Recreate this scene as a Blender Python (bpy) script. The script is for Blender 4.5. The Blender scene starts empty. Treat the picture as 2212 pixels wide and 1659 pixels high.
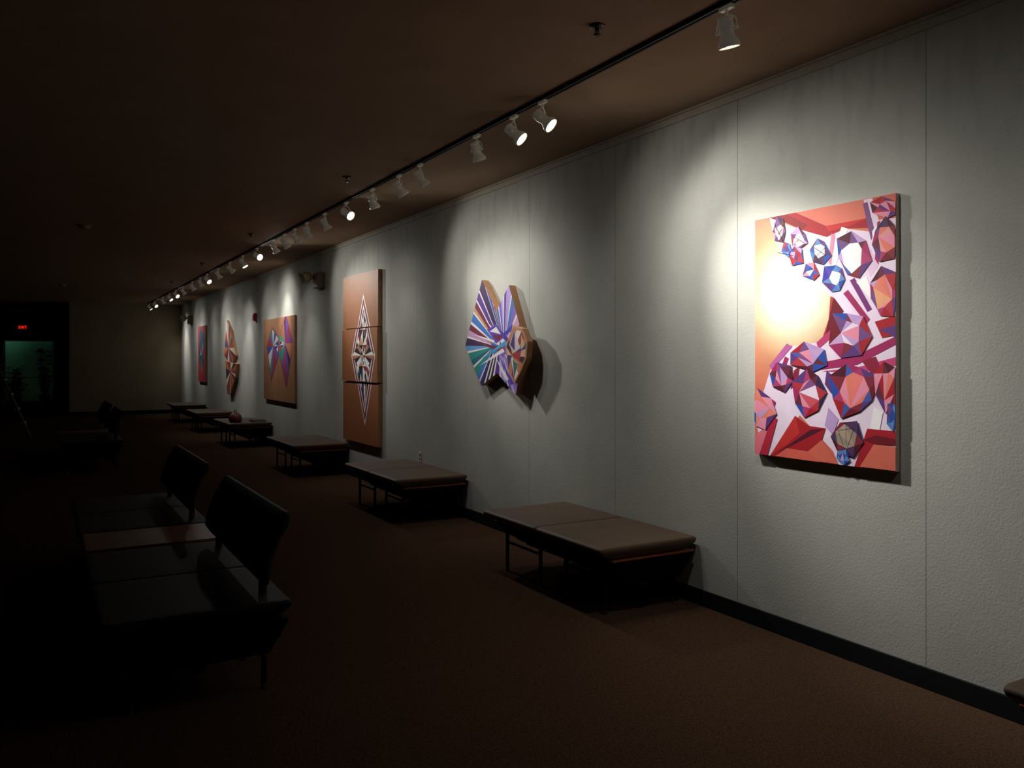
import bpy, bmesh, math, random
from mathutils import Vector, Matrix, Quaternion

random.seed(7)
scene = bpy.context.scene
COL = scene.collection

# ------------------------------------------------------------------ survey
CAM_H = 1.6
YAW = math.atan(1020/1800)
S, C = math.sin(YAW), math.cos(YAW)
WALL_X = 3.76
CEIL = 3.27
END_Y = 27.1

def on_wall(px, py, X):
    """measurement on the plane x = X -> (y, z) in metres"""
    u = (px-1106)/1800.0; v = (py-778)/1800.0
    t = X/(S+C*u)
    return (t*(C-S*u), CAM_H-t*v)

def lin(c):
    r = []
    for k in c[:3]:
        k = k/255.0
        r.append(k/12.92 if k <= 0.04045 else ((k+0.055)/1.055)**2.4)
    return (r[0], r[1], r[2], 1.0)

# ------------------------------------------------------------------ materials
def new_mat(name):
    m = bpy.data.materials.new(name); m.use_nodes = True
    nt = m.node_tree
    b = nt.nodes["Principled BSDF"]
    return m, nt, b

def noise_mat(name, rgb, rough=0.6, var=0.12, scale=20, bump=0.1, metallic=0.0, bscale=None, spec=0.5, bdist=0.01, glow=0.0):
    m, nt, b = new_mat(name)
    tc = nt.nodes.new("ShaderNodeTexCoord")
    n = nt.nodes.new("ShaderNodeTexNoise"); n.inputs["Scale"].default_value = scale
    n.inputs["Detail"].default_value = 4
    nt.links.new(tc.outputs["Object"], n.inputs["Vector"])
    r = nt.nodes.new("ShaderNodeValToRGB")
    c = lin(rgb)
    r.color_ramp.elements[0].position = 0.3; r.color_ramp.elements[1].position = 0.7
    r.color_ramp.elements[0].color = (c[0]*(1-var), c[1]*(1-var), c[2]*(1-var), 1)
    r.color_ramp.elements[1].color = (min(1, c[0]*(1+var)), min(1, c[1]*(1+var)), min(1, c[2]*(1+var)), 1)
    nt.links.new(n.outputs["Fac"], r.inputs["Fac"])
    nt.links.new(r.outputs["Color"], b.inputs["Base Color"])
    b.inputs["Roughness"].default_value = rough
    b.inputs["Metallic"].default_value = metallic
    b.inputs["Specular IOR Level"].default_value = spec
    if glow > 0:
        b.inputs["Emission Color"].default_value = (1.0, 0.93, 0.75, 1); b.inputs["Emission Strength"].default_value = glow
    if bump > 0:
        n2 = nt.nodes.new("ShaderNodeTexNoise"); n2.inputs["Scale"].default_value = bscale or scale*4
        n2.inputs["Detail"].default_value = 5
        nt.links.new(tc.outputs["Object"], n2.inputs["Vector"])
        bp = nt.nodes.new("ShaderNodeBump"); bp.inputs["Strength"].default_value = bump
        bp.inputs["Distance"].default_value = bdist
        nt.links.new(n2.outputs["Fac"], bp.inputs["Height"])
        nt.links.new(bp.outputs["Normal"], b.inputs["Normal"])
    return m

def emit_mat(name, rgb, strength):
    m, nt, b = new_mat(name)
    b.inputs["Base Color"].default_value = lin(rgb)
    b.inputs["Emission Color"].default_value = lin(rgb)
    b.inputs["Emission Strength"].default_value = strength
    return m

def paint_mat(name, rough=0.6, bump=0.1):
    m, nt, b = new_mat(name)
    a = nt.nodes.new("ShaderNodeAttribute"); a.attribute_name = "Col"
    tc = nt.nodes.new("ShaderNodeTexCoord")
    n = nt.nodes.new("ShaderNodeTexNoise"); n.inputs["Scale"].default_value = 9; n.inputs["Detail"].default_value = 6
    nt.links.new(tc.outputs["Object"], n.inputs["Vector"])
    mr = nt.nodes.new("ShaderNodeMapRange"); mr.inputs["To Min"].default_value = 0.85; mr.inputs["To Max"].default_value = 1.1
    nt.links.new(n.outputs["Fac"], mr.inputs["Value"])
    mx = nt.nodes.new("ShaderNodeVectorMath"); mx.operation = 'SCALE'
    nt.links.new(a.outputs["Color"], mx.inputs[0]); nt.links.new(mr.outputs["Result"], mx.inputs["Scale"])
    nt.links.new(mx.outputs["Vector"], b.inputs["Base Color"])
    b.inputs["Roughness"].default_value = rough
    b.inputs["Specular IOR Level"].default_value = 0.25
    n2 = nt.nodes.new("ShaderNodeTexNoise"); n2.inputs["Scale"].default_value = 300
    nt.links.new(tc.outputs["Object"], n2.inputs["Vector"])
    bp = nt.nodes.new("ShaderNodeBump"); bp.inputs["Strength"].default_value = bump; bp.inputs["Distance"].default_value = 0.002
    nt.links.new(n2.outputs["Fac"], bp.inputs["Height"]); nt.links.new(bp.outputs["Normal"], b.inputs["Normal"])
    return m

def wall_mat():
    m, nt, b = new_mat("gallery_wall_fabric")
    L = nt.links; N = nt.nodes
    g = N.new("ShaderNodeNewGeometry")
    sep = N.new("ShaderNodeSeparateXYZ"); L.new(g.outputs["Position"], sep.inputs[0])
    a = N.new("ShaderNodeMath"); a.operation = 'ADD'; a.inputs[1].default_value = 50*1.262-2.54+0.631
    L.new(sep.outputs["Y"], a.inputs[0])
    md = N.new("ShaderNodeMath"); md.operation = 'MODULO'; md.inputs[1].default_value = 1.262
    L.new(a.outputs[0], md.inputs[0])
    sb = N.new("ShaderNodeMath"); sb.operation = 'SUBTRACT'; sb.inputs[1].default_value = 0.631
    L.new(md.outputs[0], sb.inputs[0])
    ab = N.new("ShaderNodeMath"); ab.operation = 'ABSOLUTE'; L.new(sb.outputs[0], ab.inputs[0])
    seam = N.new("ShaderNodeMapRange"); seam.inputs["From Min"].default_value = 0.001; seam.inputs["From Max"].default_value = 0.004
    seam.inputs["To Min"].default_value = 0.5; seam.inputs["To Max"].default_value = 1.0
    L.new(ab.outputs[0], seam.inputs["Value"])
    n = N.new("ShaderNodeTexNoise"); n.inputs["Scale"].default_value = 1.6; n.inputs["Detail"].default_value = 8
    n.inputs["Roughness"].default_value = 0.65
    L.new(g.outputs["Position"], n.inputs["Vector"])
    mr = N.new("ShaderNodeMapRange"); mr.inputs["From Min"].default_value = 0.3; mr.inputs["From Max"].default_value = 0.7
    mr.inputs["To Min"].default_value = 0.9; mr.inputs["To Max"].default_value = 1.05
    L.new(n.outputs["Fac"], mr.inputs["Value"])
    mp = N.new("ShaderNodeMapping"); mp.inputs["Scale"].default_value = (1, 9, 2.2)
    L.new(g.outputs["Position"], mp.inputs["Vector"])
    n3 = N.new("ShaderNodeTexNoise"); n3.inputs["Scale"].default_value = 1.5; n3.inputs["Detail"].default_value = 8
    L.new(mp.outputs[0], n3.inputs["Vector"])
    st = N.new("ShaderNodeMapRange"); st.inputs["From Min"].default_value = 0.5; st.inputs["From Max"].default_value = 0.75
    st.inputs["To Min"].default_value = 0.0; st.inputs["To Max"].default_value = 0.2
    L.new(n3.outputs["Fac"], st.inputs["Value"])
    hz = N.new("ShaderNodeMapRange"); hz.inputs["From Min"].default_value = 2.4; hz.inputs["From Max"].default_value = 3.1
    L.new(sep.outputs["Z"], hz.inputs["Value"])
    mm = N.new("ShaderNodeMath"); mm.operation = 'MULTIPLY'; L.new(st.outputs[0], mm.inputs[0]); L.new(hz.outputs[0], mm.inputs[1])
    om = N.new("ShaderNodeMath"); om.operation = 'SUBTRACT'; om.inputs[0].default_value = 1.0; L.new(mm.outputs[0], om.inputs[1])
    p1 = N.new("ShaderNodeMath"); p1.operation = 'MULTIPLY'; L.new(seam.outputs[0], p1.inputs[0]); L.new(mr.outputs[0], p1.inputs[1])
    p2 = N.new("ShaderNodeMath"); p2.operation = 'MULTIPLY'; L.new(p1.outputs[0], p2.inputs[0]); L.new(om.outputs[0], p2.inputs[1])
    sc = N.new("ShaderNodeVectorMath"); sc.operation = 'SCALE'
    sc.inputs[0].default_value = (0.46, 0.458, 0.415)
    L.new(p2.outputs[0], sc.inputs["Scale"])
    L.new(sc.outputs["Vector"], b.inputs["Base Color"])
    b.inputs["Roughness"].default_value = 0.85
    b.inputs["Specular IOR Level"].default_value = 0.15
    n2 = N.new("ShaderNodeTexNoise"); n2.inputs["Scale"].default_value = 90; n2.inputs["Detail"].default_value = 5
    L.new(g.outputs["Position"], n2.inputs["Vector"])
    bp = N.new("ShaderNodeBump"); bp.inputs["Strength"].default_value = 0.2; bp.inputs["Distance"].default_value = 0.008
    L.new(n2.outputs["Fac"], bp.inputs["Height"]); L.new(bp.outputs["Normal"], b.inputs["Normal"])
    return m

def carpet_mat():
    m, nt, b = new_mat("brown_loop_carpet")
    L = nt.links; N = nt.nodes
    g = N.new("ShaderNodeNewGeometry")
    v = N.new("ShaderNodeTexVoronoi"); v.inputs["Scale"].default_value = 110; v.inputs["Randomness"].default_value = 0.25
    L.new(g.outputs["Position"], v.inputs["Vector"])
    n = N.new("ShaderNodeTexNoise"); n.inputs["Scale"].default_value = 60; n.inputs["Detail"].default_value = 4
    L.new(g.outputs["Position"], n.inputs["Vector"])
    r = N.new("ShaderNodeValToRGB")
    r.color_ramp.elements[0].position = 0.3; r.color_ramp.elements[0].color = (0.088, 0.048, 0.029, 1)
    r.color_ramp.elements[1].position = 0.72; r.color_ramp.elements[1].color = (0.124, 0.074, 0.046, 1)
    L.new(n.outputs["Fac"], r.inputs["Fac"])
    mr = N.new("ShaderNodeMapRange"); mr.inputs["From Max"].default_value = 0.6
    mr.inputs["To Min"].default_value = 1.2; mr.inputs["To Max"].default_value = 0.3
    L.new(v.outputs["Distance"], mr.inputs["Value"])
    sc = N.new("ShaderNodeVectorMath"); sc.operation = 'SCALE'
    L.new(r.outputs["Color"], sc.inputs[0]); L.new(mr.outputs[0], sc.inputs["Scale"])
    L.new(sc.outputs["Vector"], b.inputs["Base Color"])
    b.inputs["Roughness"].default_value = 1.0; b.inputs["Specular IOR Level"].default_value = 0.0
    bp = N.new("ShaderNodeBump"); bp.inputs["Strength"].default_value = 0.4; bp.inputs["Distance"].default_value = 0.004
    bp.invert = True
    L.new(v.outputs["Distance"], bp.inputs["Height"]); L.new(bp.outputs["Normal"], b.inputs["Normal"])
    return m

M_wall = wall_mat()
M_carpet = carpet_mat()
M_ceil = noise_mat("ceiling_plaster", (158, 132, 110), 0.95, 0.06, 3, 0.15, bscale=60, spec=0.05)
M_endwall = noise_mat("end_wall_paint", (156, 142, 120), 0.9, 0.08, 2, 0.15, bscale=50, spec=0.1)
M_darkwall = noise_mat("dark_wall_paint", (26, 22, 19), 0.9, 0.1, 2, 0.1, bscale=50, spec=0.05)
M_base = noise_mat("black_rubber_baseboard", (12, 14, 16), 0.7, 0.1, 10, 0.05, spec=0.2)
M_trim = noise_mat("ceiling_trim_paint", (176, 168, 150), 0.8, 0.06, 8, 0.05, spec=0.1)
M_leather = noise_mat("taupe_brown_vinyl_upholstery", (88, 70, 54), 0.6, 0.10, 6, 0.10, bscale=220, spec=0.3, bdist=0.002)
M_dleather = noise_mat("dark_vinyl_upholstery", (22, 20, 19), 0.65, 0.12, 6, 0.12, bscale=220, spec=0.16, bdist=0.002)
M_ply = noise_mat("orange_plywood_edge", (118, 56, 30), 0.5, 0.2, 30, 0.05, spec=0.3)
M_wood = noise_mat("table_laminate_wood", (112, 76, 48), 0.45, 0.2, 12, 0.05, spec=0.3)
M_under = noise_mat("black_seat_pan", (9, 8, 8), 0.9, 0.1, 10, 0.0, spec=0.1)
M_leg = noise_mat("black_steel", (12, 12, 14), 0.6, 0.1, 20, 0.0, spec=0.2)
M_chrome = noise_mat("chrome_glide", (120, 120, 124), 0.35, 0.03, 20, 0.0, metallic=1.0)
M_track = noise_mat("dark_track_metal", (40, 30, 26), 0.6, 0.08, 20, 0.02)
M_head = noise_mat("white_enamel_fixture_glow", (210, 202, 176), 0.35, 0.04, 20, 0.0, glow=0.035)  # weak emission stands in for light on adapters, yokes and housings
M_lens_on = emit_mat("lit_lamp_lens", (255, 252, 244), 30)
M_lens_off = noise_mat("unlit_lamp_lens", (150, 150, 146), 0.15, 0.05, 30, 0.0)
M_paint = paint_mat("acrylic_paint")
M_raw = noise_mat("raw_wood_edge", (186, 138, 98), 0.6, 0.12, 14, 0.05)
M_canvasedge = noise_mat("canvas_edge", (206, 186, 170), 0.8, 0.06, 60, 0.1)
M_black = noise_mat("black_plastic", (18, 18, 18), 0.5, 0.1, 20, 0.0)
M_white = noise_mat("white_plastic", (205, 202, 190), 0.45, 0.04, 20, 0.0)
M_beige = noise_mat("aged_beige_plastic", (140, 122, 96), 0.5, 0.06, 20, 0.0)
M_pale = noise_mat("pale_lamp_plastic", (190, 180, 156), 0.45, 0.06, 20, 0.0)
M_red = noise_mat("red_alarm_plastic", (190, 26, 20), 0.4, 0.05, 20, 0.0)
M_brass = noise_mat("dull_dark_brass", (60, 46, 34), 0.4, 0.08, 20, 0.0, metallic=0.6)
M_alu = noise_mat("ladder_aluminium", (214, 218, 222), 0.4, 0.06, 20, 0.0)
M_rail = noise_mat("dark_ladder_rail", (40, 44, 48), 0.6, 0.06, 20, 0.0)
M_blue = noise_mat("ladder_blue_cap", (30, 60, 110), 0.5, 0.06, 20, 0.0)
M_jamb = noise_mat("pale_yellow_door_paint", (205, 200, 140), 0.5, 0.05, 10, 0.0)
M_leaf = noise_mat("shrub_leaf", (14, 30, 18), 0.6, 0.3, 10, 0.0, spec=0.2)
M_pot = noise_mat("dark_clay_pot", (26, 20, 18), 0.8, 0.1, 20, 0.05)
M_outside = noise_mat("courtyard_wall", (80, 116, 100), 0.9, 0.75, 0.7, 0.1)
M_bag = noise_mat("brown_leather_bag", (120, 56, 32), 0.5, 0.2, 15, 0.1)
M_glass, nt_, b_ = new_mat("door_glass")
b_.inputs["Transmission Weight"].default_value = 1.0; b_.inputs["Roughness"].default_value = 0.02
b_.inputs["IOR"].default_value = 1.1
M_exit_body = noise_mat("exit_sign_housing", (40, 10, 10), 0.5, 0.05, 20, 0.0)
M_exit = emit_mat("exit_letters_red", (255, 40, 24), 1.4)
M_exit_face = emit_mat("exit_face_red", (120, 10, 6), 0.35)

# ------------------------------------------------------------------ mesh helpers
def link(o, parent=None):
    COL.objects.link(o)
    if parent: o.parent = parent
    return o

def obj_from_bm(name, bm, mat, parent=None, smooth=False, loc=(0, 0, 0), rot=None):
    bmesh.ops.recalc_face_normals(bm, faces=bm.faces)
    me = bpy.data.meshes.new(name); bm.to_mesh(me); bm.free()
    mats = mat if isinstance(mat, (list, tuple)) else [mat]
    for m in mats: me.materials.append(m)
    if smooth:
        for p in me.polygons: p.use_smooth = True
    o = bpy.data.objects.new(name, me)
    o.location = loc
    if rot is not None: o.rotation_euler = rot
    return link(o, parent)

def add_box(bm, lo, hi, bevel=0.0, segs=2, mi=0):
    lo = Vector(lo); hi = Vector(hi)
    r = bmesh.ops.create_cube(bm, size=1.0)
    vs = r["verts"]
    for v in vs:
        v.co = Vector([(lo[i]+hi[i])/2 + v.co[i]*(hi[i]-lo[i]) for i in range(3)])
    es = list({e for v in vs for e in v.link_edges})
    for f in {f for v in vs for f in v.link_faces}: f.material_index = mi
    if bevel > 0:
        bmesh.ops.bevel(bm, geom=es, offset=bevel, segments=segs, affect='EDGES', profile=0.5)

def box(name, lo, hi, mat, parent=None, bevel=0.0, segs=2, smooth=False):
    bm = bmesh.new(); add_box(bm, lo, hi, bevel, segs)
    return obj_from_bm(name, bm, mat, parent, smooth)

def add_tube(bm, p0, p1, r0, r1=None, n=12):
    p0 = Vector(p0); p1 = Vector(p1); r1 = r0 if r1 is None else r1
    d = p1-p0
    q = Vector((0, 0, 1)).rotation_difference(d.normalized())
    mt = Matrix.Translation((p0+p1)/2) @ q.to_matrix().to_4x4()
    bmesh.ops.create_cone(bm, cap_ends=True, segments=n, radius1=r0, radius2=r1, depth=d.length, matrix=mt)

def tube(name, p0, p1, r, mat, parent=None, n=12, r1=None):
    bm = bmesh.new(); add_tube(bm, p0, p1, r, r1, n)
    return obj_from_bm(name, bm, mat, parent)

def add_lathe(bm, prof, n=24):
    rings = []
    for (r, z) in prof:
        if r <= 1e-6: rings.append([bm.verts.new((0, 0, z))])
        else: rings.append([bm.verts.new((r*math.cos(2*math.pi*i/n), r*math.sin(2*math.pi*i/n), z)) for i in range(n)])
    for a, b in zip(rings[:-1], rings[1:]):
        for i in range(n):
            j = (i+1) % n
            if len(a) == 1 and len(b) == 1: continue
            if len(a) == 1: bm.faces.new((a[0], b[i], b[j]))
            elif len(b) == 1: bm.faces.new((a[i], a[j], b[0]))
            else: bm.faces.new((a[i], a[j], b[j], b[i]))

def lathe(name, prof, mat, parent=None, loc=(0, 0, 0), rot=None, n=24, smooth=True):
    bm = bmesh.new(); add_lathe(bm, prof, n)
    return obj_from_bm(name, bm, mat, parent, smooth, loc, rot)

def root(name, label, category, loc=(0, 0, 0), group=None):
    e = bpy.data.objects.new(name, None); e.empty_display_size = 0.1
    e.location = loc; e["label"] = label; e["category"] = category
    if group: e["group"] = group
    return link(e)

def dup(o, parent=None, loc=None, rotz=None):
    c = o.copy(); COL.objects.link(c)
    if parent is not None: c.parent = parent
    if loc is not None: c.location = loc
    if rotz is not None: c.rotation_euler = (0, 0, rotz)
    for ch in list(o.children): dup(ch, c)
    return c

def structure(o):
    o["kind"] = "structure"; return o

# ------------------------------------------------------------------ room shell
LX, BY, FY = -6.5, -3.0, 33.9
structure(box("floor", (LX-0.15, BY-0.15, -0.12), (WALL_X+0.15, 38.2, 0.0), M_carpet))
structure(box("ceiling", (LX-0.15, BY-0.15, CEIL), (WALL_X+0.15, 38.2, CEIL+0.12), M_ceil))
structure(box("wall_right", (WALL_X, BY, 0), (WALL_X+0.12, END_Y, CEIL), M_wall))
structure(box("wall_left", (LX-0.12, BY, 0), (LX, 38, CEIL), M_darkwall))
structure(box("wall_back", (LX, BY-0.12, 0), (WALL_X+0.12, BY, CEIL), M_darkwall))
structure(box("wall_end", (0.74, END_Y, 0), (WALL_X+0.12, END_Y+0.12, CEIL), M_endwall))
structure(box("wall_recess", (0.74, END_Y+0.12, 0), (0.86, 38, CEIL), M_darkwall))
DX0, DX1, DH = -1.13, 0.48, 2.34
bm = bmesh.new()
add_box(bm, (LX, FY, 0), (DX0, FY+0.22, CEIL)); add_box(bm, (DX1, FY, 0), (0.74, FY+0.22, CEIL)); add_box(bm, (DX0, FY, DH), (DX1, FY+0.22, CEIL))
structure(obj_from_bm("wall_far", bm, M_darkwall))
structure(box("wall_courtyard", (LX, 38.0, 0), (0.86, 38.1, CEIL), M_outside))
structure(box("baseboard_right", (WALL_X-0.014, BY, 0), (WALL_X, END_Y, 0.104), M_base, bevel=0.003))
structure(box("baseboard_end", (0.74, END_Y-0.014, 0), (WALL_X-0.014, END_Y, 0.104), M_base, bevel=0.003))
bm = bmesh.new()
add_box(bm, (WALL_X-0.022, BY, CEIL-0.014), (WALL_X, END_Y, CEIL), 0.002)
add_box(bm, (WALL_X-0.012, BY, CEIL-0.060), (WALL_X, END_Y, CEIL-0.014), 0.003)
structure(obj_from_bm("trim_1", bm, M_trim))

# door: frame + wide glass leaf
door = root("door_1", "wide glass exit door with pale yellow frame", "door", (0, 0, 0)); structure(door)
bm = bmesh.new()
add_box(bm, (DX0, FY-0.02, 0), (DX0+0.05, FY+0.24, DH)); add_box(bm, (DX1-0.05, FY-0.02, 0), (DX1, FY+0.24, DH))
add_box(bm, (DX0+0.05, FY-0.02, DH-0.05), (DX1-0.05, FY+0.24, DH))
obj_from_bm("door_frame", bm, M_jamb, door)
a, b = DX0+0.055, DX1-0.055
bm = bmesh.new(); y0, y1 = FY+0.02, FY+0.065
add_box(bm, (a, y0, 0.01), (a+0.03, y1, DH-0.055)); add_box(bm, (b-0.03, y0, 0.01), (b, y1, DH-0.055))
add_box(bm, (a+0.03, y0, 0.01), (b-0.03, y1, 0.16)); add_box(bm, (a+0.03, y0, DH-0.075), (b-0.03, y1, DH-0.055))
leaf = obj_from_bm("door_leaf", bm, M_black, door)
box("glass_pane", (a+0.03, FY+0.04, 0.16), (b-0.03, FY+0.046, DH-0.075), M_glass, leaf)
tube("push_bar", (a+0.03, FY-0.01, 1.0), (b-0.03, FY-0.01, 1.0), 0.012, M_black, leaf)

# courtyard shrubs
def shrub(loc, hgt, seed, label, spread, leafs):
    rnd = random.Random(seed)
    r = root("potted_shrub", label, "plant", loc, "courtyard shrubs")
    lathe("pot", [(0, 0), (0.17, 0), (0.20, 0.3), (0.21, 0.3), (0.21, 0.34), (0.18, 0.34), (0.17, 0.28), (0, 0.28)], M_pot, r)
    bm = bmesh.new()
    for s in range(26):
        a = rnd.uniform(0, 6.28); sp = rnd.uniform(0.1, spread)
        prev = Vector((0, 0, 0.27))
        hs = hgt*rnd.uniform(0.45, 1.0)
        for k in range(1, 6):
            f = k/5
            p = Vector((math.cos(a)*sp*f, math.sin(a)*sp*f, 0.27+(hs-0.27)*f))
            add_tube(bm, prev, p, 0.012*(1.2-f), 0.010*(1.1-f), 6)
            for q in range(10):
                la = rnd.uniform(0, 6.28); ll = rnd.uniform(0.5, 1.0)*leafs
                dr = Vector((math.cos(la), math.sin(la), rnd.uniform(-0.3, 0.5))).normalized()
                sd = dr.cross(Vector((0, 0, 1))).normalized()*ll*0.28
                v = [bm.verts.new(p), bm.verts.new(p+dr*ll*0.45+sd), bm.verts.new(p+dr*ll), bm.verts.new(p+dr*ll*0.45-sd)]
                bm.faces.new(v)
            prev = p
    obj_from_bm("foliage", bm, M_leaf, r)
shrub((0.16, 35.2, 0), 2.0, 1, "tall dark leafy shrub in clay pot outside the door", 0.34, 0.2)
shrub((-0.78, 35.2, 0), 1.4, 2, "low dark leafy shrub in clay pot outside the door", 0.36, 0.2)

# exit sign
ex = root("exit_sign", "red illuminated EXIT sign hung above the glass door", "sign", (-0.52, FY-0.30, 2.66))
box("sign_housing", (-0.14, 0, 0), (0.14, 0.05, 0.17), M_exit_body, ex, 0.006)
box("sign_face", (-0.13, -0.004, 0.01), (0.13, 0, 0.16), M_exit_face, ex)
tube("ceiling_stem", (0, 0.025, 0.17), (0, 0.025, CEIL-2.66), 0.01, M_black, ex)
cu = bpy.data.curves.new("exit_text", 'FONT'); cu.body = "EXIT"; cu.size = 0.12; cu.align_x = 'CENTER'; cu.extrude = 0.002
to = bpy.data.objects.new("exit_text_tmp", cu); COL.objects.link(to)
dg = bpy.context.evaluated_depsgraph_get(); dg.update()
tm = bpy.data.meshes.new_from_object(to.evaluated_get(dg)); bpy.data.objects.remove(to)
tm.materials.clear(); tm.materials.append(M_exit)
lt = bpy.data.objects.new("lettering", tm); lt.rotation_euler = (math.pi/2, 0, 0); lt.location = (0, -0.007, 0.043)
link(lt, ex)

# ------------------------------------------------------------------ benches
U = 0.78
def cushion_mesh(x0, y0, w, l, z0, z1, mat, parent, name="seat_cushion"):
    bm = bmesh.new()
    rings = []
    cx, cy = x0+w/2, y0+l/2
    def ring(z, ins, cr):
        vs = []
        hw, hl = w/2-ins, l/2-ins*0.35
        for (sx, sy, a0) in ((1, 1, 0), (-1, 1, 90), (-1, -1, 180), (1, -1, 270)):
            for k in range(6):
                a = math.radians(a0+90*k/5)
                vs.append(bm.verts.new((cx+sx*(hw-cr)+cr*math.cos(a), cy+sy*(hl-cr)+cr*math.sin(a), z)))
        return vs
    H = z1-z0
    spec = [(z0, 0.12, 0.02), (z0+H*0.12, 0.08, 0.02), (z0+H*0.35, 0.035, 0.02), (z0+H*0.6, 0.008, 0.022), (z0+H*0.76, 0.0, 0.025), (z0+H*0.88, 0.003, 0.025),
            (z0+H*0.96, 0.012, 0.028), (z0+H*0.99, 0.02, 0.03), (z1, 0.034, 0.03), (z1+0.002, 0.12, 0.035), (z1+0.003, 0.26, 0.03)]
    for s in spec: rings.append(ring(*s))
    for a, b in zip(rings[:-1], rings[1:]):
        n = len(a)
        for i in range(n): bm.faces.new((a[i], a[(i+1) % n], b[(i+1) % n], b[i]))
    bm.faces.new(rings[-1]); bm.faces.new(list(reversed(rings[0])))
    return obj_from_bm(name, bm, mat, parent, True)

def seat_parts(r, mat, shell, units=2, w=0.78):
    for k in range(units):
        y0 = k*U
        cushion_mesh(0.0, y0+0.002, w, U-0.004, 0.360, 0.45, mat, r)
        box("seat_shell", (0.10, y0+0.010, 0.350), (w-0.02, y0+U-0.010, 0.362), shell, r, 0.003)
        bm = bmesh.new()
        v = [bm.verts.new(c) for c in ((0.09, y0+0.014, 0.350), (w-0.02, y0+0.014, 0.350), (w-0.02, y0+U-0.014, 0.350), (0.09, y0+U-0.014, 0.350),
                                       (0.30, y0+0.06, 0.19), (w-0.10, y0+0.06, 0.19), (w-0.10, y0+U-0.06, 0.19), (0.30, y0+U-0.06, 0.19))]
        for f in ((0, 1, 2, 3), (7, 6, 5, 4), (0, 4, 5, 1), (1, 5, 6, 2), (2, 6, 7, 3), (3, 7, 4, 0)): bm.faces.new([v[i] for i in f])
        obj_from_bm("seat_pan", bm, M_under, r)
        for lx in (0.13, w-0.11):
            for ly in (y0+0.13, y0+U-0.17 if k else y0+U-0.2):
                lg = tube("leg", (lx, ly, 0.03), (lx, ly, 0.35), 0.014, M_leg, r)
                tube("foot_glide", (lx, ly, 0.0), (lx, ly, 0.03), 0.015, M_chrome, lg, r1=0.013)
            tube("stretcher", (lx, y0+0.13, 0.22), (lx, y0+U-0.18, 0.22), 0.010, M_leg, r)
    box("support_beam", (w/2-0.03, 0.06, 0.15), (w/2+0.03, units*U-0.06, 0.191), M_leg, r, 0.004)

gb = "upholstered benches along the gallery wall"
bench0 = root("bench", "taupe vinyl two-cushion bench on black steel legs against the wall", "bench", (2.965, 4.14, 0), gb)
seat_parts(bench0, M_leather, M_ply)
for yy, lab in ((0.16, None), (7.5, None), (11.2, None), (15.6, "taupe vinyl bench with a bag and folder on it"), (19.2, None), (22.6, None)):
    b = dup(bench0, loc=(2.965, yy, 0))
    if lab: b["label"] = lab

# benches with backrests
def back_bench(loc, label, group):
    r = root("backrest_bench", label, "bench", loc, group)
    seat_parts(r, M_dleather, M_under, 2, 0.84)
    bm = bmesh.new()
    prof = [(0.700, 0.525), (0.690, 0.56), (0.70, 0.62), (0.72, 0.69), (0.75, 0.77), (0.785, 0.83), (0.80, 0.865)]
    L = 2*U-0.02
    T = 0.045
    ss = [0, 0.008, 0.02, 0.04]+[0.04+0.92*i/16 for i in range(1, 16)]+[0.96, 0.98, 0.992, 1.0]
    front = []; backv = []
    for s in ss:
        e = min(s, 1-s)*L
        rc = 0.04
        cut = 0 if e >= rc else rc-math.sqrt(max(0, rc*rc-(rc-e)**2))
        fr = []; bk = []
        for i, (x, z) in enumerate(prof):
            f = (z-0.525)/(0.865-0.525)
            zz = 0.525+cut + f*(0.865-0.525-2*cut)
            th = T*(0.45 if (i == 0 or i == len(prof)-1) else 1.0)*(0.5 if e < 0.004 else 1)
            fr.append(bm.verts.new((x-th/2+0.02, 0.01+s*L, zz)))
            bk.append(bm.verts.new((x+th/2+0.02, 0.01+s*L, zz)))
        front.append(fr); backv.append(bk)
    m = len(prof); ny = len(ss)-1
    for i in range(ny):
        for j in range(m-1):
            bm.faces.new((front[i][j], front[i+1][j], front[i+1][j+1], front[i][j+1]))
            bm.faces.new((backv[i][j], backv[i][j+1], backv[i+1][j+1], backv[i+1][j]))
        bm.faces.new((front[i][0], backv[i][0], backv[i+1][0], front[i+1][0]))
        bm.faces.new((front[i][m-1], front[i+1][m-1], backv[i+1][m-1], backv[i][m-1]))
    for i in (0, ny):
        for j in range(m-1):
            bm.faces.new((front[i][j], front[i][j+1], backv[i][j+1], backv[i][j]))
    obj_from_bm("backrest", bm, M_dleather, r, True)
    for py in (0.2, 2*U-0.2):
        bm = bmesh.new()
        pts = [(0.74, py, 0.30), (0.74, py, 0.47), (0.745, py, 0.58), (0.775, py, 0.70)]
        for a, b in zip(pts[:-1], pts[1:]): add_tube(bm, a, b, 0.02, 0.02, 10)
        obj_from_bm("backrest_post", bm, M_leg, r)
    return r

gk = "dark backed benches in the middle of the room"
bb = back_bench((0.22, 4.0, 0), "dark vinyl bench with low curved backrest beside a wooden side table", gk)
for yy in (6.22, 13.2, 15.4):
    b = dup(bb, loc=(0.22, yy, 0))

def side_table(loc):
    r = root("side_table", "low wooden side table between two dark backed benches", "table", loc, "side tables between the backed benches")
    box("table_top", (0.02, 0, 0.425), (0.80, 0.56, 0.455), M_wood, r, 0.005)
    for x in (0.09, 0.72):
        for y in (0.08, 0.48):
            tube("leg", (x, y, 0.0), (x, y, 0.426), 0.014, M_leg, r)
    return r
st = side_table((0.22, 5.61, 0))
dup(st, loc=(0.22, 14.80, 0))

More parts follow.
